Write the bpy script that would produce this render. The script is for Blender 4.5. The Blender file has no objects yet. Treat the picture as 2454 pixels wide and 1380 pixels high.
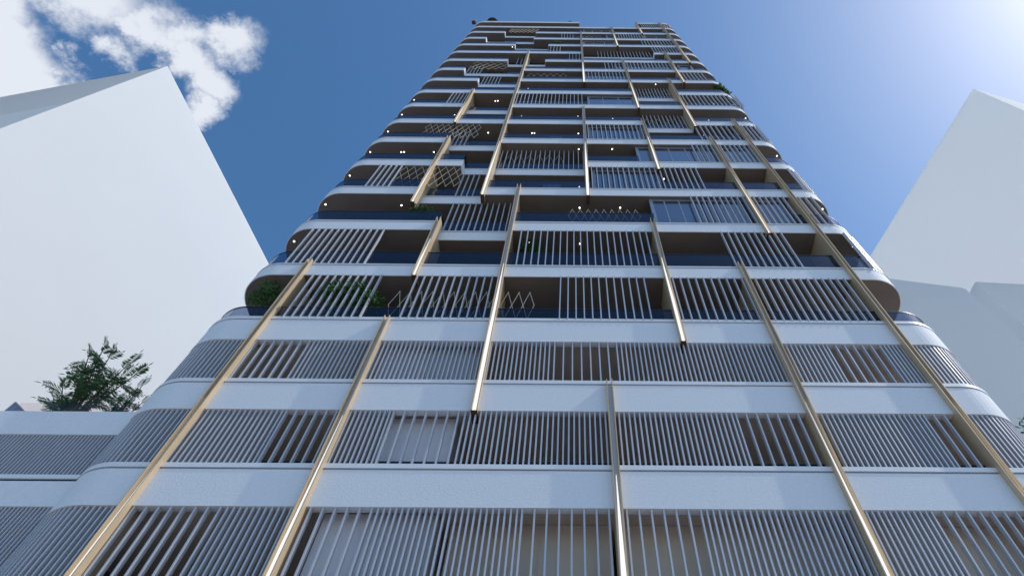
# Tower seen from the street: procedural scene, metres, facade plane at y = 0, camera in front at y = -10
import bpy, math, random
from mathutils import Vector, Matrix
random.seed(7)
sc = bpy.context.scene
COL = sc.collection

# ------------------------------------------------------------------ mesh builder
class MB:
    def __init__(s): s.v = []; s.f = []; s.m = []
    def face(s, pts, m=0):
        i = len(s.v); s.v += [tuple(p) for p in pts]; s.f.append(tuple(range(i, i + len(pts)))); s.m.append(m)
    def box(s, x0, x1, y0, y1, z0, z1, m=0):
        i = len(s.v)
        s.v += [(x0,y0,z0),(x1,y0,z0),(x1,y1,z0),(x0,y1,z0),(x0,y0,z1),(x1,y0,z1),(x1,y1,z1),(x0,y1,z1)]
        for q in ((3,2,1,0),(4,5,6,7),(0,1,5,4),(1,2,6,5),(2,3,7,6),(3,0,4,7)):
            s.f.append(tuple(i + k for k in q)); s.m.append(m)
    def obox(s, c, ux, hx, hy, z0, z1, m=0):
        """upright box with its x axis along the horizontal unit vector ux"""
        uy = (-ux[1], ux[0]); i = len(s.v)
        for z in (z0, z1):
            for a, b in ((-1,-1),(1,-1),(1,1),(-1,1)):
                s.v.append((c[0]+ux[0]*hx*a+uy[0]*hy*b, c[1]+ux[1]*hx*a+uy[1]*hy*b, z))
        for q in ((3,2,1,0),(4,5,6,7),(0,1,5,4),(1,2,6,5),(2,3,7,6),(3,0,4,7)):
            s.f.append(tuple(i + k for k in q)); s.m.append(m)
    def prism(s, poly, z0, z1, m=0, mb=None, mt=None):
        n = len(poly); i = len(s.v)
        s.v += [(p[0],p[1],z0) for p in poly] + [(p[0],p[1],z1) for p in poly]
        s.f.append(tuple(i + k for k in reversed(range(n)))); s.m.append(m if mb is None else mb)
        s.f.append(tuple(i + n + k for k in range(n))); s.m.append(m if mt is None else mt)
        for k in range(n):
            l = (k + 1) % n
            s.f.append((i+k, i+l, i+n+l, i+n+k)); s.m.append(m)
    def strip(s, a, b, z0, z1, m=0):
        """wall between the outer path a and the inner path b"""
        n = len(a); i = len(s.v)
        for p, q in zip(a, b):
            s.v += [(p[0],p[1],z0),(p[0],p[1],z1),(q[0],q[1],z1),(q[0],q[1],z0)]
        for k in range(n - 1):
            for c in range(4):
                d = (c + 1) % 4
                s.f.append((i+4*k+d, i+4*k+c, i+4*(k+1)+c, i+4*(k+1)+d)); s.m.append(m)
        s.f.append((i, i+1, i+2, i+3)); s.m.append(m)
        j = i + 4*(n-1); s.f.append((j+3, j+2, j+1, j)); s.m.append(m)
    def tube(s, p, q, r0, r1=None, n=5, m=0):
        p = Vector(p); q = Vector(q); d = (q - p)
        if d.length < 1e-6: return
        d.normalize(); r1 = r0 if r1 is None else r1
        u = d.orthogonal().normalized(); w = d.cross(u); i = len(s.v)
        for c, r in ((p, r0), (q, r1)):
            for k in range(n):
                t = 2*math.pi*k/n
                s.v.append(tuple(c + u*(r*math.cos(t)) + w*(r*math.sin(t))))
        for k in range(n):
            l = (k+1) % n
            s.f.append((i+k, i+l, i+n+l, i+n+k)); s.m.append(m)
        s.f.append(tuple(i+k for k in reversed(range(n)))); s.m.append(m)
        s.f.append(tuple(i+n+k for k in range(n))); s.m.append(m)
    def build(s, name, mats, parent=None, loc=None, smooth=False):
        me = bpy.data.meshes.new(name); me.from_pydata(s.v, [], s.f)
        for x in (mats if isinstance(mats, (list, tuple)) else [mats]): me.materials.append(x)
        me.polygons.foreach_set('material_index', s.m)
        if smooth: me.polygons.foreach_set('use_smooth', [True]*len(s.f))
        me.update()
        o = bpy.data.objects.new(name, me); COL.objects.link(o)
        if parent is not None:
            o.parent = parent
            if parent.type == 'EMPTY': o.location = -parent.location
        return o

def thing(name, label, cat, loc, group=None):
    o = bpy.data.objects.new(name, None); COL.objects.link(o)
    o.location = loc; o.empty_display_size = .3
    o['label'] = label; o['category'] = cat
    if group: o['group'] = group
    return o

# ------------------------------------------------------------------ materials
def mat(name, col, rough=.6, metal=0., var=0., scale=3., bump=0., bscale=60., spec=.5, emit=None):
    m = bpy.data.materials.new(name); m.use_nodes = True
    nt = m.node_tree; b = nt.nodes['Principled BSDF']
    b.inputs['Base Color'].default_value = (*col, 1); b.inputs['Roughness'].default_value = rough
    b.inputs['Metallic'].default_value = metal; b.inputs['Specular IOR Level'].default_value = spec
    if emit: b.inputs['Emission Color'].default_value = (*emit[0], 1); b.inputs['Emission Strength'].default_value = emit[1]
    tc = nt.nodes.new('ShaderNodeTexCoord')
    if var:
        n = nt.nodes.new('ShaderNodeTexNoise'); n.inputs['Scale'].default_value = scale; n.inputs['Detail'].default_value = 6
        nt.links.new(tc.outputs['Object'], n.inputs['Vector'])
        r = nt.nodes.new('ShaderNodeMapRange'); r.inputs[1].default_value = .3; r.inputs[2].default_value = .7
        r.inputs[3].default_value = 1 - var; r.inputs[4].default_value = 1 + var
        nt.links.new(n.outputs['Fac'], r.inputs[0])
        x = nt.nodes.new('ShaderNodeMix'); x.data_type = 'RGBA'; x.blend_type = 'MULTIPLY'; x.inputs[0].default_value = 1
        x.inputs[6].default_value = (*col, 1); nt.links.new(r.outputs[0], x.inputs[7]); nt.links.new(x.outputs[2], b.inputs['Base Color'])
    if bump:
        n2 = nt.nodes.new('ShaderNodeTexNoise'); n2.inputs['Scale'].default_value = bscale; n2.inputs['Detail'].default_value = 3
        nt.links.new(tc.outputs['Object'], n2.inputs['Vector'])
        bp = nt.nodes.new('ShaderNodeBump'); bp.inputs['Strength'].default_value = bump; bp.inputs['Distance'].default_value = .02
        nt.links.new(n2.outputs['Fac'], bp.inputs['Height']); nt.links.new(bp.outputs[0], b.inputs['Normal'])
    return m

def glass_mat(name, tint, fac, rough=.02):
    """clear pane: tinted transmission plus a mirror reflection that grows at grazing angles"""
    m = bpy.data.materials.new(name); m.use_nodes = True; nt = m.node_tree
    nt.nodes.remove(nt.nodes['Principled BSDF']); out = nt.nodes['Material Output']
    t = nt.nodes.new('ShaderNodeBsdfTransparent'); t.inputs[0].default_value = (*tint, 1)
    g = nt.nodes.new('ShaderNodeBsdfGlossy'); g.inputs['Roughness'].default_value = rough; g.inputs[0].default_value = (.8, .88, 1, 1)
    lw = nt.nodes.new('ShaderNodeLayerWeight'); lw.inputs[0].default_value = .5
    pw = nt.nodes.new('ShaderNodeMath'); pw.operation = 'POWER'; pw.inputs[1].default_value = 4; nt.links.new(lw.outputs['Facing'], pw.inputs[0])
    mr = nt.nodes.new('ShaderNodeMath'); mr.operation = 'MULTIPLY_ADD'; mr.inputs[1].default_value = fac*.9; mr.inputs[2].default_value = .05*fac; mr.use_clamp = True
    nt.links.new(pw.outputs[0], mr.inputs[0])
    mx = nt.nodes.new('ShaderNodeMixShader')
    nt.links.new(mr.outputs[0], mx.inputs[0]); nt.links.new(t.outputs[0], mx.inputs[1]); nt.links.new(g.outputs[0], mx.inputs[2])
    nt.links.new(mx.outputs[0], out.inputs[0])
    return m

def leaf_mat(name, col, col2):
    m = bpy.data.materials.new(name); m.use_nodes = True; nt = m.node_tree; b = nt.nodes['Principled BSDF']
    tc = nt.nodes.new('ShaderNodeTexCoord'); n = nt.nodes.new('ShaderNodeTexNoise'); n.inputs['Scale'].default_value = 5
    nt.links.new(tc.outputs['Object'], n.inputs['Vector'])
    r = nt.nodes.new('ShaderNodeValToRGB'); r.color_ramp.elements[0].position = .38; r.color_ramp.elements[1].position = .62
    r.color_ramp.elements[0].color = (*col, 1); r.color_ramp.elements[1].color = (*col2, 1)
    nt.links.new(n.outputs['Fac'], r.inputs[0]); nt.links.new(r.outputs[0], b.inputs['Base Color'])
    b.inputs['Roughness'].default_value = .45
    t = nt.nodes.new('ShaderNodeBsdfTranslucent'); nt.links.new(r.outputs[0], t.inputs[0])
    x = nt.nodes.new('ShaderNodeMixShader'); x.inputs[0].default_value = .4
    nt.links.new(b.outputs[0], x.inputs[1]); nt.links.new(t.outputs[0], x.inputs[2]); nt.links.new(x.outputs[0], nt.nodes['Material Output'].inputs[0])
    return m

M_WHITE = mat('white_render', (.78, .785, .82), .75, var=.04, scale=16, bump=.22, bscale=22)
M_TRIM = mat('white_coping', (.80, .80, .82), .45, var=.015, scale=4)
M_GAP = mat('dark_joint', (.012, .012, .016), .8)
M_SLAT = mat('grey_white_aluminium', (.55, .55, .59), .42, metal=.15, var=.02, scale=6)
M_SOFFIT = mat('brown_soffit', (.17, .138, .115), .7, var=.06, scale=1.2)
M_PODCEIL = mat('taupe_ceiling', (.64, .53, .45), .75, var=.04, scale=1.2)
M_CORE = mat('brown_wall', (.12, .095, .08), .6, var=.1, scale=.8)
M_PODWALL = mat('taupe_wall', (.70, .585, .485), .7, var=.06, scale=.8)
M_GOLD = mat('champagne_metal', (.64, .485, .315), .42, metal=.2, var=.03, scale=5)
M_WEB = mat('pale_channel', (.60, .57, .55), .35, metal=.2, var=.03, scale=5)
M_GLOW = mat('channel_glow', (.8, .79, .76), .4, emit=((1, .97, .93), .68))  # even emission standing in for light washing the fin channels
M_ENDCAP = mat('bronze_end_cap', (.10, .06, .04), .5, metal=.3)
M_GLASS = glass_mat('balustrade_glass', (.50, .54, .64), .55)
M_RAIL = mat('rail_metal', (.05, .055, .07), .4, metal=.5)
def pane_mat(name):
    m = mat(name, (.012, .02, .045), .3); nt = m.node_tree; b = nt.nodes['Principled BSDF']
    g = nt.nodes.new('ShaderNodeBsdfGlossy'); g.inputs['Roughness'].default_value = .03; g.inputs[0].default_value = (.85, .92, 1, 1)
    lw = nt.nodes.new('ShaderNodeLayerWeight'); lw.inputs[0].default_value = .5
    pw = nt.nodes.new('ShaderNodeMath'); pw.operation = 'POWER'; pw.inputs[1].default_value = 2.5; nt.links.new(lw.outputs['Facing'], pw.inputs[0])
    mr = nt.nodes.new('ShaderNodeMath'); mr.operation = 'MULTIPLY_ADD'; mr.inputs[1].default_value = .72; mr.inputs[2].default_value = .05; nt.links.new(pw.outputs[0], mr.inputs[0])
    x = nt.nodes.new('ShaderNodeMixShader'); nt.links.new(mr.outputs[0], x.inputs[0]); nt.links.new(b.outputs[0], x.inputs[1]); nt.links.new(g.outputs[0], x.inputs[2])
    nt.links.new(x.outputs[0], nt.nodes['Material Output'].inputs[0]); return m
M_PANE = pane_mat('blue_window_glass')
M_DOOR = mat('beige_door', (.66, .57, .49), .55, var=.03)
M_FRAME = mat('grey_window_frame', (.33, .36, .42), .4, metal=.3)
M_PANEL = mat('lilac_panel', (.72, .70, .74), .6, var=.02, scale=1)
M_LAMP = mat('lamp_lens', (.9, .9, .9), .3, emit=((1, .95, .87), 3.2))
M_LAMPBODY = mat('lamp_body', (.6, .6, .6), .4)
M_WIRE = mat('gold_wire', (.78, .66, .48), .4, metal=.3)
M_ROOF = mat('pale_massing', (.86, .86, .87), .8, var=.012, scale=.12)
def opal(name, col, tr):
    m = mat(name, col, .8, var=.012, scale=.12); nt = m.node_tree; b = nt.nodes['Principled BSDF']
    t = nt.nodes.new('ShaderNodeBsdfTranslucent'); t.inputs[0].default_value = (*col, 1)
    x = nt.nodes.new('ShaderNodeMixShader'); x.inputs[0].default_value = tr
    nt.links.new(b.outputs[0], x.inputs[1]); nt.links.new(t.outputs[0], x.inputs[2]); nt.links.new(x.outputs[0], nt.nodes['Material Output'].inputs[0])
    return m
M_MASS = opal('opal_white_cladding', (.90, .89, .88), .37)
M_MASS2 = opal('opal_thin_cladding', (.96, .95, .94), .62)
M_LEAF = leaf_mat('leaf_green', (.03, .085, .022), (.10, .20, .05))
M_LEAF3 = leaf_mat('leaf_fern', (.05, .13, .04), (.12, .24, .08))
M_LEAF2 = leaf_mat('leaf_dark', (.03, .075, .025), (.07, .14, .045))
M_BARK = mat('bark', (.10, .075, .055), .9, var=.2, scale=8)
M_POT = mat('grey_pot', (.30, .29, .30), .7, var=.05)
M_DARK = mat('dark_plant_metal', (.03, .028, .028), .6)
M_GROUND = mat('paving', (.33, .32, .31), .8, var=.08, scale=.3)
M_LANTERN = mat('slate_grey_cladding', (.22, .25, .34), .5, var=.05)

# ------------------------------------------------------------------ measured tables (metres)
RES = [15.52] + [round(18.67 + 3.315*k, 3) for k in range(17)]     # level lines of the flats
POD = [7.39, 10.10, 12.81]                                          # level lines of the louvred podium
FINS= [(-8.76, 7.58, 18.83), (-5.3, 7.6, 15.58), (-2.25, 11.78, 25.49), (1.0, 7.64, 12.87), (3.14, 14.52, 22.2), (5.73, 7.67, 18.88), (9.29, 10.58, 35.52), (-5.07, 17.91, 22.15), (-6.44, 23.64, 31.97), (-3.71, 24.42, 54.91), (0.71, 24.44, 38.19), (4.06, 27.54, 35.4), (7.38, 21.12, 32.26), (-6.56, 34.48, 41.8), (4.09, 37.75, 51.86), (6.92, 34.14, 45.22), (7.92, 44.38, 55.16), (0.85, 44.09, 65.49), (4.08, 57.82, 68.6), (9.45, 51.0, 71.64), (6.93, 64.38, 71.76)]
RECESS= {2: (-5.07, -2.25), 3: (-6.44, -3.71), 4: (-5.156, 0.71), 5: (-6.44, -3.71), 6: (4.06, 6.92), 7: (-6.56, -3.71), 8: (4.09, 6.92), 9: (-6.664, -3.71), 10: (-8.149, -3.71), 11: (-5.186, -2.175), 12: (0.85, 6.999), 13: (-5.151, -2.138), 14: (-8.166, -3.652), 15: (-6.702, -3.629)}
SLATS= [('p1', -8.636, -6.921, 8, 0), ('p1', -6.775, -5.511, 11, 0), ('p1', -5.127, -3.911, 6, 0), ('p1', -3.784, -1.019, 24, 0), ('p1', -0.918, 0.807, 8, 0), ('p1', 1.166, 2.646, 7, 0), ('p1', 2.768, 5.611, 24, 0), ('p1', 5.956, 7.159, 11, 0), ('p1', 7.272, 8.984, 8, 0), ('p2', -8.695, -6.814, 16, 0), ('p2', -6.72, -5.525, 6, 0), ('p2', -5.19, -4.262, 9, 0), ('p2', -4.169, -2.625, 7, 0), ('p2', -2.464, 0.855, 28, 0), ('p2', 1.184, 3.872, 23, 0), ('p2', 3.976, 5.47, 7, 0), ('p2', 6.027, 8.371, 20, 0), ('p2', 8.475, 8.969, 3, 0), ('p3', -8.654, -7.183, 7, 0), ('p3', -7.049, -5.488, 14, 0), ('p3', -5.218, -2.428, 24, 0), ('p3', -2.148, -0.551, 14, 0), ('p3', -0.412, 1.294, 8, 0), ('p3', 1.419, 5.612, 35, 0), ('p3', 5.999, 7.028, 9, 0), ('p3', 7.132, 8.614, 7, 0), ('p3', 8.735, 9.168, 5, 0), (0, -8.375, -6.158, 10, 0), (0, -4.98, -2.536, 11, 0), (0, -0.311, 2.394, 12, 0), (0, 3.332, 5.596, 10, 0), (0, 6.044, 8.96, 13, 0), (1, -9.602, -6.963, 12, 0), (1, -1.834, 2.806, 20, 0), (1, 5.633, 7.87, 10, 0), (2, -4.981, -2.552, 11, 1), (2, 5.03, 7.229, 10, 0), (2, 7.687, 8.93, 6, 0), (2, 9.61, 10.143, 3, 0), (3, -8.897, -7.909, 5, 0), (3, -5.054, -4.309, 4, 1), (3, 0.941, 3.892, 13, 0), (3, 4.109, 5.821, 8, 0), (4, -3.55, 0.601, 18, 1), (4, 6.199, 7.18, 5, 0), (4, 7.646, 9.129, 7, 0), (5, -6.676, -5.713, 5, 1), (5, 0.9, 3.858, 13, 0), (5, 6.935, 8.981, 8, 0), (5, 9.587, 10.276, 4, 0), (6, 4.35, 6.744, 11, 1), (7, -7.806, -6.849, 5, 0), (7, -3.508, 0.651, 18, 0), (7, 7.253, 10.518, 13, 0), (8, 4.535, 6.944, 12, 1), (9, -6.575, -5.353, 6, 1), (9, 0.952, 4.064, 13, 0), (9, 8.316, 9.719, 6, 0), (10, -8.153, -7.124, 5, 1), (10, 2.582, 3.997, 6, 0), (10, 4.356, 8.004, 14, 0), (11, -4.566, -3.579, 4, 1), (11, -0.222, 0.597, 4, 0), (12, -5.175, -3.989, 6, 1), (12, -1.892, -1.067, 4, 0), (12, 2.279, 6.888, 17, 1), (12, 7.08, 8.085, 5, 0), (12, 8.312, 9.604, 6, 0), (13, 6.477, 9.677, 12, 0), (14, -1.024, 0.056, 5, 0), (14, 4.526, 7.049, 11, 0), (16, 7.388, 9.32, 10, 0), (16, 9.642, 10.334, 4, 0)]
WINDOWS= [(2, 3.295, 8.892, 9), (3, 0.965, 4.066, 4), (4, 3.297, 9.222, 7), (5, 0.907, 3.937, 3), (7, 1.004, 4.057, 3), (9, 0.927, 4.123, 3), (10, 3.353, 8.135, 4), (10, 8.418, 9.539, 1), (13, 1.014, 4.006, 3), (14, 3.316, 7.06, 3), (14, 7.077, 9.439, 2), (15, 1.103, 3.952, 3)]
LAMPS= [(1, -10.44, 0.52), (2, -10.43, 0.51), (2, -7.21, 0.52), (3, -10.47, 0.53), (4, -10.47, 0.55), (4, -8.86, 0.54), (4, -8.71, 0.53), (4, -7.16, 0.52), (5, -10.43, 0.52), (5, -4.74, 0.53), (6, -10.44, 0.52), (6, -7.2, 0.51), (7, -10.45, 0.5), (7, -5.08, 0.51), (7, -4.91, 0.5), (1, 0.36, 0.52), (2, 0.37, 0.56), (2, 2.1, 0.54), (3, 0.39, 0.99), (4, 0.38, 0.29), (4, 2.12, 0.27), (5, -2.25, 0.53), (5, -2.11, 0.53), (5, 0.39, 0.53), (6, -3.09, 0.53), (6, 0.39, 0.52), (6, 2.53, 0.63), (3, 4.39, 0.55), (3, 7.47, 0.56), (3, 10.72, 0.53), (1, 10.72, 0.53), (2, 10.74, 0.52), (4, 10.74, 0.55), (5, 7.56, 0.56), (6, 8.48, 0.67), (6, 10.74, 0.54), (7, 9.44, 0.56), (7, 10.75, 0.57), (12, -5.37, 0.08), (8, -3.11, 0.48), (8, 5.93, -0.24), (1, -1.59, 0.49)]
TRELLIS= [(0, -5.654, -1.123, 16.06, 17.51, 13, 1, 0.3), (2, -0.102, 2.826, 22.69, 23.86, 9, 1, 0.3), (3, -7.903, -4.936, 25.67, 27.95, 8, 2, 0.08), (5, -8.114, -5.041, 32.27, 34.57, 9, 2, 0.08), (4, -3.413, -0.403, 29.07, 31.15, 6, 1, 0.6), (9, -3.311, -0.402, 46.38, 47.84, 6, 1, 0.2), (10, -7.804, -5.065, 48.61, 51.15, 5, 2, 0.08), (15, -6.408, -3.46, 65.18, 67.72, 7, 2, 0.08), (14, 0.058, 2.854, 63.6, 64.41, 6, 1, 0.2), (12, -3.502, -2.225, 58.88, 57.78, 4, 1, 0.5), (6, 4.391, 6.788, 35.75, 37.76, 7, 1, 0.6), (8, 4.654, 7.149, 42.63, 44.52, 6, 1, 0.6)]
CLOUDS = [((-0.6514, 0.2033, 0.731), 0.0421), ((-0.6163, 0.1479, 0.7735), 0.0289), ((-0.6042, 0.1212, 0.7875), 0.0316), ((-0.5872, 0.0903, 0.8044), 0.0632), ((-0.6593, 0.1196, 0.7423), 0.0579), ((-0.6641, 0.1729, 0.7274), 0.0632), ((-0.5835, 0.1044, 0.8053), 0.0421), ((-0.5853, 0.147, 0.7974), 0.0316), ((-0.6337, 0.1903, 0.7498), 0.0368), ((-0.5393, 0.1223, 0.8332), 0.0368), ((-0.5202, 0.1488, 0.841), 0.0368), ((-0.4764, 0.1449, 0.8672), 0.0358), ((-0.5181, 0.1851, 0.8351), 0.0326), ((-0.5033, 0.216, 0.8367), 0.0326), ((-0.5164, 0.2489, 0.8194), 0.0289), ((-0.5591, 0.1255, 0.8196), 0.0316), ((-0.656, 0.081, 0.7504), 0.0526), ((-0.698, 0.1273, 0.7047), 0.0842), ((-0.7136, 0.0645, 0.6976), 0.1053)]
EXPO = 0.28

XL, XR, RC, YB = -10.94, 11.18, 1.25, 15.0
RSET = .43

def outline(rec=None, x_from=None, x_to=None):
    """facade path from the left back corner round the front to the right back corner; rec = recessed stretch"""
    p = []
    if x_from is None:
        p += [(XL, YB), (XL, RC)]
        p += [(XL + RC - RC*math.cos(t), RC - RC*math.sin(t)) for t in [math.pi/2*k/14 for k in range(1, 15)]]
    else:
        p += [(x_from, YB), (x_from, 0)]
    if rec:
        a, b = rec
        p += [(a, 0), (a, RSET), (b, RSET), (b, 0)]
    if x_to is None:
        p += [(XR - RC + RC*math.sin(t), RC - RC*math.cos(t)) for t in [math.pi/2*k/14 for k in range(0, 15)]]
        p += [(XR, YB)]
    else:
        p += [(x_to, 0), (x_to, YB)]
    return p

def off(path, d):
    """offset a path inward (d > 0) with mitred corners"""
    out = []; n = len(path)
    for i in range(n):
        ns = []
        for a, b in ((i-1, i), (i, i+1)):
            if a < 0 or b >= n: continue
            dx, dy = path[b][0]-path[a][0], path[b][1]-path[a][1]; l = math.hypot(dx, dy)
            if l > 1e-7: ns.append((-dy/l, dx/l))
        if not ns: out.append(path[i]); continue
        if len(ns) == 1: nx, ny = ns[0]
        else:
            nx, ny = ns[0][0]+ns[1][0], ns[0][1]+ns[1][1]
            k = nx*ns[0][0]+ny*ns[0][1]; nx, ny = nx/k, ny/k
        out.append((path[i][0]+nx*d, path[i][1]+ny*d))
    return out

tower = thing('residential_tower', 'tall white apartment tower with rounded corners, stacked balconies and gold vertical fins', 'apartment tower', (0, 0, 0))

def split(path, skip):
    """cut the stretches skip = [(x0, x1), ...] out of the front of a path"""
    parts = [path]
    for x0, x1 in skip:
        new = []
        for p in parts:
            cur = [p[0]]
            for a, c in zip(p, p[1:]):
                if c[0] > a[0] and abs(a[1]-c[1]) < 1e-6 and a[0] < x0 and c[0] > x1:
                    cur.append((x0, a[1])); new.append(cur); cur = [(x1, a[1]), c]
                else: cur.append(c)
            new.append(cur)
        parts = new
    return parts

# ---- floor bands with coping, joint, soffit and glass
def floor_band(path, zl, h, th, trim_h, ceil, ceil_mat, glass=0., gin=.05, skip=()):
    zb = zl - h
    b = MB(); b.strip(path, off(path, th), zb, zl - .022); fb = b.build('floor_band', M_WHITE, tower)
    g = MB(); g.strip(off(path, .06), off(path, .12), zl - .024, zl + .022); g.build('shadow_joint', M_GAP, fb)
    t = MB(); t.strip(off(path, -.014), off(path, .14), zl + .02, zl + .02 + trim_h); t.build('coping', M_TRIM, fb)
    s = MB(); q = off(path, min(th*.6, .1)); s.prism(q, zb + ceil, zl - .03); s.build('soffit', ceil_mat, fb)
    if glass:
        gl = MB(); p = off(path, gin)
        for sp in split(path, skip): gl.strip(off(sp, gin), off(sp, gin + .016), zl + .03 + trim_h*.6, zl + glass)
        go = gl.build('balustrade', M_GLASS, fb)
        rl = MB()
        for sp in split(path, skip): rl.strip(off(sp, gin - .008), off(sp, gin + .024), zl + glass - .004, zl + glass + .022)
        for a, c in zip(p, p[1:]):
            if abs(a[1]-c[1]) < 1e-6 and abs(c[0]-a[0]) > 1.2:
                n = max(1, round(abs(c[0]-a[0])/1.65))
                for i in range(n+1):
                    x = a[0] + (c[0]-a[0])*(i+.5 if i < n else .5)/n
                    if any(q0 - .05 < x < q1 + .05 for q0, q1 in skip): continue
                    rl.box(x-.009, x+.009, a[1]+.018, a[1]+.034, zl + .05, zl + glass - .005)
        rl.build('handrail', M_RAIL, fb)
    return fb

for z in POD:
    floor_band(outline(), z, .94, .19, .12, .20, M_PODCEIL, glass=.36, gin=.2)
ROOFZ = RES[17] if len(RES) > 17 else 71.71
for k, z in enumerate(RES):
    if k == 17: continue
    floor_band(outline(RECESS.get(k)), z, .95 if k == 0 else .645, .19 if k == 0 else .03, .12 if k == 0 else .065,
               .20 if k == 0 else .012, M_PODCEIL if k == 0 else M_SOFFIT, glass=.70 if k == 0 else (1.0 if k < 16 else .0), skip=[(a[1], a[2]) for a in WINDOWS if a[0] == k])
# two roof plates on top, open terrace between them
for xa, xb in ((None, .79), (6.99, None)):
    floor_band(outline(None, xa, xb), ROOFZ, .645, .03, .065, .012, M_SOFFIT)

# ---- inner walls
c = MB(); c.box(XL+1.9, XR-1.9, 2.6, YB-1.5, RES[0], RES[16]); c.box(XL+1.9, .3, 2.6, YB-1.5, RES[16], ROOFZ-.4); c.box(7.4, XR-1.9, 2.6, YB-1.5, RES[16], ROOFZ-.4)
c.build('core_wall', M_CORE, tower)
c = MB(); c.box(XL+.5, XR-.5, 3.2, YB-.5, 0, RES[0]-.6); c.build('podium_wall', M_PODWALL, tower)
c = MB(); c.strip(outline(), off(outline(), .2), 0, POD[0]-1.1); c.build('base_wall', M_WHITE, tower)

# ---- louvre screens
SW, SD = .036, .105
def screen_z(lv):
    if isinstance(lv, str):
        i = int(lv[1]) - 1; return POD[i] + .135, (POD[i+1] - .94 if i < 2 else RES[0] - .95) + .01, .02
    nxt = RES[lv+1] if lv + 1 < len(RES) else ROOFZ
    return RES[lv] + .08, nxt - .645 + .018, -.034
for lv, x0, x1, n, rc in SLATS:
    z0, z1, y = screen_z(lv); y += RSET*rc
    m = MB()
    for i in range(n):
        x = x0 + (x1 - x0)*i/max(1, n-1)
        m.box(x - SW/2, x + SW/2, y, y + SD, z0, z1)
    m.build('louvre_screen', M_SLAT, tower)

def walk(path, x_stop, pitch, left):
    """points at equal spacing along the outline from x_stop round the corner and back along the side"""
    pts = [p for p in path]
    if left: pts = pts[::-1]
    if left: pts = [(x_stop, 0)] + [p for p in pts if p[0] < x_stop and (p[0] < XL + RC + 1e-6)]
    else: pts = [(x_stop, 0)] + [p for p in pts if p[0] > x_stop and (p[0] > XR - RC - 1e-6)]
    out = []; acc = 0.
    for a, b in zip(pts, pts[1:]):
        l = math.hypot(b[0]-a[0], b[1]-a[1])
        while acc < l:
            t = acc/l; out.append(((a[0]+(b[0]-a[0])*t, a[1]+(b[1]-a[1])*t), ((b[0]-a[0])/l, (b[1]-a[1])/l))); acc += pitch
        acc -= l
    return out
def corner(lv, x, pitch, left, ymax=9.):
    z0, z1, y = screen_z(lv); m = MB()
    for p, d in walk(outline(), x, pitch, left):
        if p[1] > ymax: break
        nx, ny = (-d[1], d[0]) if not left else (d[1], -d[0])
        k = y + SD/2
        m.obox((p[0]+nx*k, p[1]+ny*k), d, SW/2, SD/2, z0, z1)
    m.build('louvre_screen', M_SLAT, tower)
for lv in ('p1', 'p2', 'p3'):
    corner(lv, -8.93, .1225, True); corner(lv, 9.50, .1225, False)
corner(1, 10.25, .13, False); corner(3, 10.2, .2, False); corner(5, 10.45, .16, False); corner(7, 10.75, .17, False)

# ---- vertical fins: U channels with an added glowing piece imitating light on the lower web
for x, z0, z1 in FINS:
    if z0 < 8 or x > 9.2 and z0 < 11: z0 = 5.2
    f = MB()
    f.box(x-.08, x-.056, -.15, .33, z0, z1); f.box(x+.056, x+.08, -.15, .33, z0, z1)      # lips
    f.box(x-.0565, x+.0565, -.045, .329, z0+.001, z1-.16, 1)                                # web
    f.box(x-.0795, x+.0795, -.10, .3295, z0-.02, z0+.0005, 2)                               # end cap
    for k in range(len(RES)-1):                                                             # blade running into the balcony
        if RES[k] > z0 - 1 and RES[k+1] < z1 + 1:
            f.box(x-.07, x+.07, .328, 1.05, RES[k]-.02, RES[k+1]-.64)
    fo = f.build('fin', [M_GOLD, M_WEB, M_ENDCAP], tower)
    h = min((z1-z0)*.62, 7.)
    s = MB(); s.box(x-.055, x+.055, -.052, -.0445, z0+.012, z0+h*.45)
    za, zb = z0+h*.45, z0+h                                                                  # the glow tapers upwards to imitate the light fading out
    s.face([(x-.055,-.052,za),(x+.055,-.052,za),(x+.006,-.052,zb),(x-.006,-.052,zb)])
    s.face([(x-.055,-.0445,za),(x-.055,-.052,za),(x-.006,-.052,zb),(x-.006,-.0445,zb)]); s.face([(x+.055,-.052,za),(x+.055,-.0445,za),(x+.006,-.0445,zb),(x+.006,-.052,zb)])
    s.build('web_glow', M_GLOW, fo)

# ---- flush winter-garden windows
for lv, x0, x1, n in WINDOWS:
    z0 = RES[lv] + .09; z1 = RES[lv+1] - .645; y = .16
    w = MB(); w.box(x0+.02, x1-.02, y+.03, y+.06, z0+.02, z1-.02); wo = w.build('window', M_PANE, tower)
    fr = MB()
    fr.box(x0, x0+.14, y, y+.10, z0, z1); fr.box(x1-.14, x1, y, y+.10, z0, z1)
    fr.box(x0+.14, x1-.14, y+.01, y+.09, z1-.14, z1-.002); fr.box(x0+.14, x1-.14, y+.01, y+.09, z0+.002, z0+.07)
    for i in range(1, n):
        xm = x0 + (x1-x0)*i/n; fr.box(xm-.03, xm+.03, y+.012, y+.088, z0+.07, z1-.14)
    fr.build('window_frame', M_FRAME, wo)

# ---- downlights under the soffits
for k, x, y in LAMPS:
    z = RES[k+1] - .645 + .012 if k+1 < len(RES) else ROOFZ
    y = max(y, .12)
    m = MB(); m.tube((x, y, z+.01), (x, y, z-.07), .042, .042, 10); lo = m.build('downlight', M_LAMPBODY, tower)
    m = MB(); m.tube((x, y, z-.071), (x, y, z-.095), .036, .026, 10); m.build('lens', M_LAMP, lo)

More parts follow.
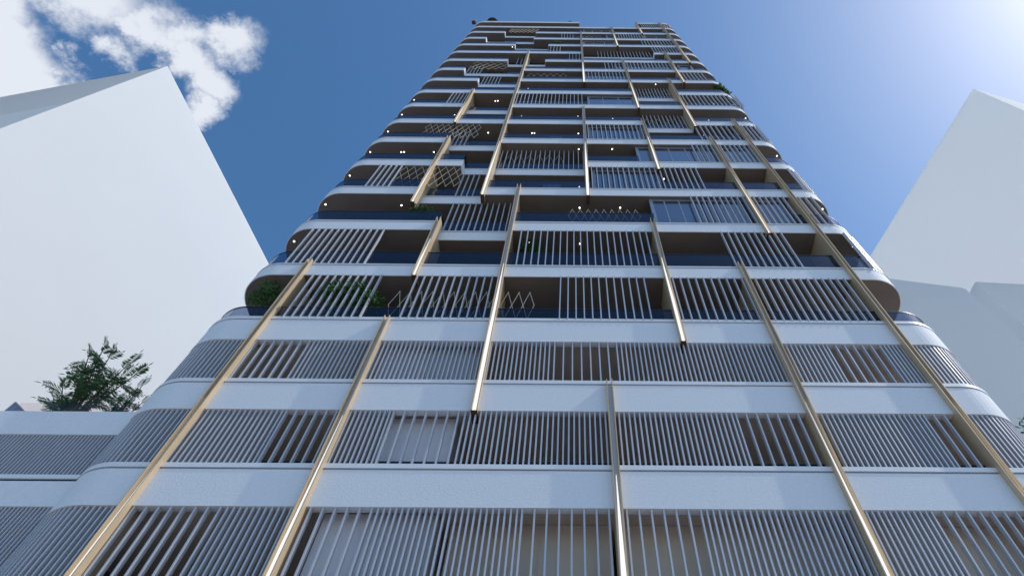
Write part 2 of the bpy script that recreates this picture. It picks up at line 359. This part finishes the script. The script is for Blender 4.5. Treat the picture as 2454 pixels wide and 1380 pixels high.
# ---- pale wall panels behind the podium louvres, small boxes on two balconies
for x0, x1, y, z0, z1 in ((-4.37, -2.75, .42, POD[1]+.15, POD[2]-.80), (-4.98, -2.66, .42, POD[0]+.15, POD[1]-.80), (-5.2, -2.53, .42, POD[2]+.15, RES[0]-.82)):
    m = MB(); m.box(x0, x1, y, 3.1, z0, z1); m.build('wall_panel', M_PANEL, tower)
m = MB()
for xa, xb in ((-2.45, .90), (1.10, 5.60), (5.90, 9.15)): m.box(xa, xb, .82, 3.1, POD[0]+.1, POD[1]-.75)
m.build('inner_wall', M_PODWALL, tower)
m = MB(); m.box(-.60, -.25, .80, .815, POD[0]+.12, 8.96); m.build('service_door', M_DOOR, tower)
for x0, x1, k in ((-1.2, -.5, 5), (-1.25, -.45, 3)):
    m = MB(); m.box(x0, x1, .09, .5, RES[k]+.02, RES[k]+.72); m.build('planter_box', M_PANEL, tower)
m = MB(); m.box(-.62, -.30, 1.35, 1.6, POD[1]-.78, POD[1]-.73); m.build('ceiling_hatch', M_CORE, tower)

# ---- small things on the roof edge
m = MB(); m.box(-11.06, -10.66, .02, .36, 71.75, 72.35); m.box(-11.1, -10.6, -.02, .4, 72.35, 72.42, 1); m.build('roof_floodlight', [M_DARK, M_TRIM], tower)
m = MB(); m.box(-.45, -.09, .05, .4, 71.75, 72.9); m.build('roof_vent', M_DARK, tower)

# ================================================================== things on the balconies
# diamond wire trellises
def trellis(lv, x0, x1, z0, z1, n, rows, y, label):
    if z1 < z0: z0, z1 = z1, z0
    t = thing('wire_trellis', label, 'trellis', ((x0+x1)/2, y, z0), 'gold wire trellises on the balconies')
    w = (x1-x0)/n; h = (z1-z0)/rows; r = .012
    m = MB(); nodes = set()
    def bar(a, b): m.tube((a[0], y, a[1]), (b[0], y, b[1]), r, r, 4); nodes.update((a, b))
    for j in range(rows):
        zb, zm, zt = z0 + j*h, z0 + (j+.5)*h, z0 + (j+1)*h
        for i in range(n):
            a, b, c = x0 + i*w, x0 + (i+.5)*w, x0 + (i+1)*w
            bar((a, zm), (b, zt)); bar((b, zt), (c, zm)); bar((a, zm), (b, zb)); bar((b, zb), (c, zm))
    m.build('wire_mesh', M_WIRE, t)
    k = MB()
    for (x, z) in sorted(nodes): k.box(x-.017, x+.017, y-.017, y+.017, z-.017, z+.017)
    k.build('clip', M_WIRE, t)
TL = ['long row of gold wire diamonds on the lowest open balcony, behind the central left fin',
      'gold wire diamonds under two ceiling lamps, left of a blue window band',
      'two rows of gold wire diamonds crossed by the fin left of the white louvres',
      'two rows of gold wire diamonds hanging beside the tip of a short gold fin',
      'gold wire diamonds behind a long free standing row of white slats',
      'small gold wire diamonds between the two tall central fins near the top',
      'two rows of gold wire diamonds beside five slats on the upper left balconies',
      'dense gold wire diamonds in the recess just under the roof',
      'thin gold wire diamonds next to five slats under the roof, at the central fin',
      'tiny gold wire diamonds in a recess below a potted plant near the roof',
      'gold wire diamonds behind slats in the lower recessed right bay',
      'gold wire diamonds behind slats in the upper recessed right bay']
for a, l in zip(TRELLIS, TL): trellis(*a, l)

# foliage
def leafball(m, c, r, n, size, flat=.5):
    for _ in range(n):
        while True:
            p = Vector((random.uniform(-1,1), random.uniform(-1,1), random.uniform(-1,1)))
            if .25 < p.length < 1: break
        p = Vector((c[0]+p.x*r[0], c[1]+p.y*r[1], c[2]+p.z*r[2]))
        leaf(m, p, size*random.uniform(.6, 1.25))
def leaf(m, p, s, d=None):
    d = d or Vector((random.gauss(0,1), random.gauss(0,1), random.gauss(0,.6))).normalized()
    u = d.orthogonal().normalized(); u.rotate(Matrix.Rotation(random.uniform(0, 6.28), 3, d))
    a = p; b = p + d*s*.5 + u*s*.24; c = p + d*s + u.cross(d)*s*.1; e = p + d*s*.5 - u*s*.24
    m.face([a, b, c, e])
def shrub(name, label, cat, base, clumps, n, size, matl, pot=None, group=None):
    t = thing(name, label, cat, base, group)
    st = MB()
    z = base[2]
    if pot: z += pot[1]*.9
    for c, r in clumps:
        st.tube((base[0], base[1], z-.03), (c[0], c[1], c[2]), .02, .008, 5)
        for _ in range(5):
            st.tube((c[0], c[1], c[2]-r[2]*.4), (c[0]+random.uniform(-.7,.7)*r[0], c[1]+random.uniform(-.7,.7)*r[1], c[2]+random.uniform(-.3,.8)*r[2]), .008, .004, 4)
    st.build('stem', M_BARK, t)
    m = MB()
    tot = sum(r[0]*r[2] for _, r in clumps)
    for c, r in clumps: leafball(m, c, r, int(n*r[0]*r[2]/tot), size)
    m.build('foliage', matl, t)
    if pot:
        p = MB(); pts = [(.72, 0), (.95, .5), (1, .93), (1.06, .93), (1.06, 1), (.9, 1), (.88, .9)]
        seg = 18
        for (ra, za), (rb, zb) in zip(pts, pts[1:]):
            for i in range(seg):
                t0, t1 = 2*math.pi*i/seg, 2*math.pi*(i+1)/seg
                p.face([(base[0]+pot[0]*ra*math.cos(t0), base[1]+pot[0]*ra*math.sin(t0), base[2]+pot[1]*za), (base[0]+pot[0]*ra*math.cos(t1), base[1]+pot[0]*ra*math.sin(t1), base[2]+pot[1]*za),
                        (base[0]+pot[0]*rb*math.cos(t1), base[1]+pot[0]*rb*math.sin(t1), base[2]+pot[1]*zb), (base[0]+pot[0]*rb*math.cos(t0), base[1]+pot[0]*rb*math.sin(t0), base[2]+pot[1]*zb)])
        for zz, rr in ((.001, .72), (.88, .89)):
            p.face([(base[0]+pot[0]*rr*math.cos(2*math.pi*i/seg), base[1]+pot[0]*rr*math.sin(2*math.pi*i/seg), base[2]+pot[1]*zz) for i in range(seg)])
        p.build('pot', M_POT, t)
    return t
Z0 = RES[0]
shrub('potted_shrub', 'round leafy green shrub at the rounded left corner, beside the gold fin', 'shrub', (-9.6, .6, Z0), [((-9.7,.3,17.5),(.4,.3,.42)),((-9.55,.35,17.05),(.4,.3,.4)),((-9.95,.4,17.2),(.3,.25,.3))], 1300, .11, M_LEAF, (.22,.5))
shrub('potted_shrub', 'small dark shrub with round leaves between the gold fin and the first slat', 'shrub', (-9.0, .75, Z0), [((-8.85,.7,17.5),(.25,.2,.45)),((-9.15,.55,16.75),(.25,.18,.3))], 260, .10, M_LEAF2, (.2,.45))
shrub('planter_shrub', 'wide bushy plant growing behind the thick white slats', 'shrub', (-7.0, .62, Z0), [((-7.45,.22,17.25),(.45,.36,.5)),((-6.75,.22,17.3),(.42,.36,.45)),((-6.15,.22,16.75),(.38,.34,.4)),((-6.9,.4,16.6),(.7,.3,.4))], 2000, .13, M_LEAF, (.3,.5))
shrub('potted_shrub', 'leafy plant in a grey pot behind thin white slats, right of the tall fin', 'shrub', (-1.45, .62, RES[1]), [((-1.5,.42,20.75),(.42,.3,.42)),((-1.25,.45,20.25),(.34,.28,.35))], 900, .13, M_LEAF, (.36,.75))
shrub('hedge_planter', 'low green hedge behind the dark glass end of a balcony', 'hedge', (-6.0, .55, RES[2]), [((-6.3,.3,23.55),(.34,.25,.24)),((-5.8,.3,23.5),(.34,.25,.24)),((-6.05,.4,23.1),(.45,.28,.3))], 1000, .11, M_LEAF, (.3,.45))
shrub('potted_shrub', 'bright green plant on the rounded right corner high up', 'shrub', (10.35, .65, RES[8]), [((10.3,.22,44.0),(.42,.28,.42)),((10.68,.4,43.6),(.36,.25,.42))], 800, .17, M_LEAF, (.26,.5))
shrub('potted_shrub', 'bright green plant on a white band near the roof, beside five slats', 'shrub', (-1.45, .3, RES[13]), [((-1.65,.12,60.0),(.35,.15,.4)),((-1.2,.12,59.8),(.35,.15,.4))], 420, .15, M_LEAF, (.2,.4))
shrub('potted_shrub', 'tiny green plant behind slats, right of the tall left fin', 'shrub', (-3.4, .6, RES[7]), [((-3.42,.5,40.4),(.2,.18,.3))], 110, .10, M_LEAF, (.2,.6))
# parasol on the roof
t = thing('parasol', 'dark round parasol rising over the roof edge at the upper left', 'parasol', (-9.06, .62, ROOFZ))
m = MB(); R = .70; N = 24
ring = [(-9.06+R*math.cos(2*math.pi*i/N), .62+R*math.sin(2*math.pi*i/N)) for i in range(N)]
for i in range(N):
    a, b = ring[i], ring[(i+1) % N]; m.face([(*a, 74.0), (*b, 74.0), (-9.06, .62, 74.35)]); m.face([(*b, 73.93), (*a, 73.93), (-9.06, .62, 74.28)]); m.face([(*a, 73.93), (*b, 73.93), (*b, 74.0), (*a, 74.0)])
m.build('canopy', M_DARK, t)
m = MB(); m.tube((-9.06, .62, ROOFZ), (-9.06, .62, 74.32), .03, .025, 8); m.build('pole', M_RAIL, t)

# ================================================================== the wing on the left and its roof garden
def wing(label, x0, x1, yw):
    t = thing('podium_wing', label, 'building', ((x0+x1)/2, yw, 0))
    w = MB(); w.box(x0, x1, yw, yw+.2, 11.40, 12.15); w.box(x0, x1, yw, yw+.2, 9.42, 10.06); w.box(x0, x1, yw, yw+.2, 6.6, 7.3); w.build('wall_band', M_WHITE, t)
    w = MB(); w.box(x0, x1, yw+.03, yw+.1, 10.061, 10.119); w.build('shadow_joint', M_GAP, t)
    w = MB(); w.box(x0, x1, yw-.014, yw+.16, 10.12, 10.225); w.build('coping', M_TRIM, t)
    w = MB(); w.box(x0, x1, yw+.9, yw+12, 0, 11.85); w.build('inner_wall', M_CORE, t)
    for za, zb in ((10.226, 11.41), (7.301, 9.43)):
        m = MB(); n = int((x1-x0)/.0875)
        for i in range(n+1):
            x = x0 + (x1-x0)*i/n; m.box(x-.013, x+.013, yw+.02, yw+.10, za, zb)
        m.build('louvre_screen', M_SLAT, t)
    w = MB(); w.box(x0, x1, yw+.205, yw+12, 11.70, 11.95); w.build('roof', M_ROOF, t)
    return t
wl = wing('low white wing with fine vertical louvres at the lower left, trees on its roof', -32, -10.36, .40)
m = MB(); m.box(-14.45, -11.1, 1.0, 1.016, 11.96, 13.06); m.build('balustrade', glass_mat('clear_glass', (.96, .92, .91), .25), wl)
wr = wing('low white wing set back behind the right corner, with a shrub on its roof', XR+.02, 26, 1.6)

t = thing('rooflight', 'small slate grey wedge rooflight on the low left roof', 'rooflight', (-14.6, 1.3, 11.95))
m = MB(); tri = [(-14.99, 13.38), (-15.06, 11.952), (-12.9, 11.952)]
for y0, y1 in ((1.3, 1.75),):
    m.face([(p[0], y0, p[1]) for p in tri]); m.face([(p[0], y1, p[1]) for p in reversed(tri)])
    for a, c in ((0,1),(1,2),(2,0)): m.face([(tri[a][0],y0,tri[a][1]),(tri[a][0],y1,tri[a][1]),(tri[c][0],y1,tri[c][1]),(tri[c][0],y0,tri[c][1])])
m.build('cladding', M_LANTERN, t)
m = MB()
for a, c in ((0,1),(0,2)): m.tube((tri[a][0],1.29,tri[a][1]), (tri[c][0],1.29,tri[c][1]), .02, .02, 5)
m.build('ridge_trim', M_FRAME, t)

def frond(m, s, p, d, length, nl, ll):
    d = d.normalized(); side = d.cross(Vector((0,0,1)))
    if side.length < .1: side = Vector((1,0,0))
    side.normalize(); pos = p.copy(); step = length/nl
    for i in range(nl):
        d = (d + Vector((0,0,-.055))).normalized(); q = pos + d*step
        s.tube(pos, q, .006, .005, 3)
        k = ll*(.55 + .45*math.sin(math.pi*(i+1.2)/(nl+1)))
        for sg in (-1, 1):
            ld = (side*sg + d*.55 + Vector((0,0,random.uniform(-.35,.1)))).normalized(); n = ld.cross(d).normalized(); u = n.cross(ld)
            m.face([pos, pos + ld*k*.45 + u*k*.13, pos + ld*k, pos + ld*k*.45 - u*k*.13])
        pos = q
    m.face([pos, pos+d*ll*.5+side*.02, pos+d*ll, pos+d*ll*.5-side*.02])
def feather_tree(label, base, limbs, fl, nl, ll, per, matl):
    t = thing('feathery_tree', label, 'tree', base, 'small trees on the low left roof')
    tr = MB(); cr = MB(); B = Vector(base)
    for tip, start in limbs:
        a = B + (Vector(tip)-B)*0; pts = [B, B + (Vector(start)-B), Vector(tip)]
        tr.tube(pts[0], pts[1], .055, .035, 6); tr.tube(pts[1], pts[2], .035, .010, 5)
        for k in range(per):
            f = .30 + .70*k/(per-1); pp = pts[1].lerp(pts[2], f); an = k*2.4 + random.uniform(-.5,.5)
            dd = Vector((math.cos(an), math.sin(an)*.8, random.uniform(-.1,.55)))
            if k == per-1: dd = (pts[2]-pts[1]).normalized() + Vector((0,0,.2))
            frond(cr, tr, pp, dd, fl*random.uniform(.65,1.1)*(1.1-.25*f), nl, ll*random.uniform(.8,1.15))
    tr.build('trunk', M_BARK, t); cr.build('crown', matl, t)
feather_tree('tallest feathery dark green tree on the low left roof', (-13.87, 2.0, 11.95),
    [((-15.13, 2.0, 16.72), (-14.25, 2.0, 14.4)), ((-14.66, 2.0, 16.38), (-14.11, 2.0, 14.25)), ((-14.92, 2.0, 15.92), (-14.19, 2.0, 14.04)), ((-14.99, 2.0, 15.52), (-14.21, 2.0, 13.86)), ((-15.13, 2.0, 14.87), (-14.25, 2.0, 13.57)), ((-14.97, 2.0, 14.28), (-14.2, 2.0, 13.3)), ((-14.48, 2.0, 14.06), (-14.05, 2.0, 13.2)), ((-13.8, 2.0, 15.85), (-13.85, 2.0, 14.01)), ((-13.25, 2.0, 15.44), (-13.69, 2.0, 13.82)), ((-13.61, 2.0, 15.2), (-13.79, 2.0, 13.72)), ((-14.13, 2.0, 14.82), (-13.95, 2.0, 13.55)), ((-13.89, 2.0, 15.01), (-13.88, 2.0, 13.63)), ((-14.29, 2.0, 14.37), (-13.99, 2.0, 13.34)), ((-15.38, 2.0, 16.39), (-14.32, 2.0, 14.25))],
    .60, 11, .21, 7, M_LEAF3)
feather_tree('smaller bluish feathery tree behind the glass, close to the tower', (-13.97, 3.2, 11.95),
    [((-14.13, 3.2, 16.16), (-14.02, 3.2, 14.15)), ((-14.03, 3.2, 16.22), (-13.99, 3.2, 14.18)), ((-14.38, 3.2, 15.86), (-14.09, 3.2, 14.01)), ((-13.96, 3.2, 15.57), (-13.97, 3.2, 13.88)), ((-14.34, 3.2, 15.38), (-14.08, 3.2, 13.8)), ((-13.55, 3.2, 15.39), (-13.84, 3.2, 13.8)), ((-13.95, 3.2, 15.29), (-13.96, 3.2, 13.75))],
    .42, 9, .15, 8, M_LEAF3)
shrub('roof_shrub', 'low rounded shrub beside the grey wedge rooflight', 'shrub', (-13.6, 1.5, 11.95), [((-13.6,1.4,12.8),(.25,.2,.25)),((-13.6,1.45,12.45),(.3,.2,.35))], 260, .09, M_LEAF2)
shrub('roof_shrub', 'dark green shrub on the roof beyond the right corner', 'shrub', (13.6, 2.3, 11.95), [((13.5,2.3,13.7),(.45,.4,.5)),((14.0,2.3,13.2),(.8,.5,.9)),((13.4,2.3,12.7),(.5,.5,.7))], 1100, .16, M_LEAF2)

# ================================================================== neighbouring pale blocks
def block(name, label, corner_xy, depth_dir, depth, width_dir, width, h, ribs=False, M_MASS=M_MASS):
    t = thing(name, label, 'building', (corner_xy[0], corner_xy[1], 0))
    a = Vector(corner_xy); u = Vector(depth_dir).normalized(); v = Vector(width_dir).normalized()
    poly = [a, a+u*depth, a+u*depth+v*width, a+v*width]
    ar = sum(p.x*q.y-q.x*p.y for p, q in zip(poly, poly[1:]+poly[:1]))
    if ar < 0: poly = poly[::-1]
    m = MB(); m.prism([tuple(p) for p in poly], 0, h); m.build('walls', M_MASS, t)
    cxy = sum(poly, Vector((0,0)))/4
    ins = [cxy + (p-cxy)*.985 for p in poly]
    m = MB(); m.prism([tuple(p) for p in ins], h+.002, h+.25); m.build('roof', M_MASS, t)
    if ribs:
        m = MB(); n = Vector((-v.y, v.x)); n = n if n.dot(u) < 0 else -n
        z = h - .6
        while z > h - 16:
            p0 = a + v*.15 + n*.013; p1 = a + v*(width-.15) + n*.013; mid = (p0+p1)/2
            m.obox(tuple(mid), tuple(v), (width-.3)/2, .010, z-.03, z); z -= .6
        m.build('wall_ribs', M_MASS, t)
    return t
block('pale_tower', 'tall plain white block at the upper left with a sharp top corner', (-47.5, 5.5), (4.6, 26), 70, (-26, 4.6), 30, 73.8, True)
block('pale_tower', 'tall plain white block at the right edge, with a sharp top corner', (47.1, 6.8), (-5.5, 21.5), 70, (21.5, 5.5), 26, 72.4, M_MASS=M_MASS2)
block('pale_block', 'lower pale block just right of the rounded balconies', (31.4, 14.8), (.03, 1), 9, (-1, -.13), 11.5, 41.0, M_MASS=M_MASS2)
block('pale_block', 'lower pale block at the right edge, in front of the tall white block', (35.9, 17.1), (-.05, 1), 8, (1, .05), 5, 45.7, M_MASS=M_MASS2)

m = MB(); m.box(-1500, 1500, -1500, 1500, -.5, 0)
g = m.build('plaza_ground', M_GROUND); g['kind'] = 'structure'

# ================================================================== light, sky and camera
SUN = Vector((.9, -.104, 1.0)).normalized()
EL = math.asin(SUN.z); ROT = math.atan2(SUN.x, SUN.y)
l = bpy.data.lights.new('sun', 'SUN'); l.energy = 2.2; l.angle = math.radians(.5); l.color = (1, .96, .90)
lo = bpy.data.objects.new('sun', l); COL.objects.link(lo); lo.rotation_euler = SUN.to_track_quat('Z', 'Y').to_euler(); lo.location = (40, -5, 90)

w = bpy.data.worlds.new('World'); sc.world = w; w.use_nodes = True; nt = w.node_tree; bg = nt.nodes['Background']
def N(t): return nt.nodes.new(t)
def lk(a, b): nt.links.new(a, b)
sky = N('ShaderNodeTexSky'); sky.sky_type = 'NISHITA'; sky.sun_disc = False; sky.sun_elevation = EL; sky.sun_rotation = ROT
sky.altitude = 0; sky.air_density = 1.0; sky.dust_density = .65; sky.ozone_density = 3.0
bg.inputs[1].default_value = .15
tc = N('ShaderNodeTexCoord')
# clouds: soft blobs round fixed sky directions, broken up by noise
n1 = N('ShaderNodeTexNoise'); n1.inputs['Scale'].default_value = 7; n1.inputs['Detail'].default_value = 12; n1.inputs['Roughness'].default_value = .66; lk(tc.outputs['Generated'], n1.inputs['Vector'])
sub = N('ShaderNodeVectorMath'); sub.operation = 'SUBTRACT'; lk(n1.outputs['Color'], sub.inputs[0]); sub.inputs[1].default_value = (.5, .5, .5)
scl = N('ShaderNodeVectorMath'); scl.operation = 'SCALE'; lk(sub.outputs[0], scl.inputs[0]); scl.inputs['Scale'].default_value = .17
add = N('ShaderNodeVectorMath'); add.operation = 'ADD'; lk(tc.outputs['Generated'], add.inputs[0]); lk(scl.outputs[0], add.inputs[1])
prev = None
for (d, r) in CLOUDS:
    ds = N('ShaderNodeVectorMath'); ds.operation = 'DISTANCE'; lk(add.outputs[0], ds.inputs[0]); ds.inputs[1].default_value = d
    mr = N('ShaderNodeMapRange'); mr.inputs[1].default_value = r*1.35; mr.inputs[2].default_value = r*.1; mr.inputs[3].default_value = 0; mr.inputs[4].default_value = 1; lk(ds.outputs['Value'], mr.inputs[0])
    if prev is None: prev = mr.outputs[0]
    else:
        mx = N('ShaderNodeMath'); mx.operation = 'MAXIMUM'; lk(prev, mx.inputs[0]); lk(mr.outputs[0], mx.inputs[1]); prev = mx.outputs[0]
n2 = N('ShaderNodeTexNoise'); n2.inputs['Scale'].default_value = 14; n2.inputs['Detail'].default_value = 10; n2.inputs['Roughness'].default_value = .6; lk(tc.outputs['Generated'], n2.inputs['Vector'])
ad = N('ShaderNodeMath'); ad.operation = 'MULTIPLY_ADD'; lk(n2.outputs['Fac'], ad.inputs[0]); ad.inputs[1].default_value = 1.25; lk(prev, ad.inputs[2])
mm = N('ShaderNodeMapRange'); mm.interpolation_type = 'SMOOTHSTEP'; mm.inputs[1].default_value = .74; mm.inputs[2].default_value = 1.42; lk(ad.outputs[0], mm.inputs[0])
mu = N('ShaderNodeMath'); mu.operation = 'MULTIPLY'; lk(mm.outputs[0], mu.inputs[0]); mu.inputs[1].default_value = .93
gt = N('ShaderNodeMath'); gt.operation = 'GREATER_THAN'; lk(prev, gt.inputs[0]); gt.inputs[1].default_value = .02
mu2 = N('ShaderNodeMath'); mu2.operation = 'MULTIPLY'; lk(mu.outputs[0], mu2.inputs[0]); lk(gt.outputs[0], mu2.inputs[1])
mix = N('ShaderNodeMix'); mix.data_type = 'RGBA'; lk(mu2.outputs[0], mix.inputs[0]); mix.inputs[7].default_value = (4.6, 4.8, 5.2, 1)
hs = N('ShaderNodeHueSaturation'); hs.inputs['Saturation'].default_value = 1.2; lk(sky.outputs[0], hs.inputs['Color']); tn = N('ShaderNodeMix'); tn.data_type = 'RGBA'; tn.blend_type = 'MULTIPLY'; tn.inputs[0].default_value = 1; lk(hs.outputs[0], tn.inputs[6]); tn.inputs[7].default_value = (1.03, 1.03, .965, 1); lk(tn.outputs[2], mix.inputs[6])
lk(mix.outputs[2], bg.inputs[0])

cam = bpy.data.cameras.new('camera'); cam.sensor_width = 36; cam.sensor_fit = 'HORIZONTAL'
cam.lens = 36*1409/2454; cam.shift_x = -(1374-1227)/2454; cam.clip_start = .1; cam.clip_end = 4000
co = bpy.data.objects.new('camera', cam); COL.objects.link(co); co.location = (0, -10, 1.6)
co.rotation_euler = (math.radians(90+57.58), 0, -.0098)
sc.camera = co
sc.view_settings.view_transform = 'Standard'; sc.view_settings.look = 'None'; sc.view_settings.exposure = EXPO; sc.view_settings.gamma = 1
sc.cycles.max_bounces = 8; sc.cycles.transparent_max_bounces = 16
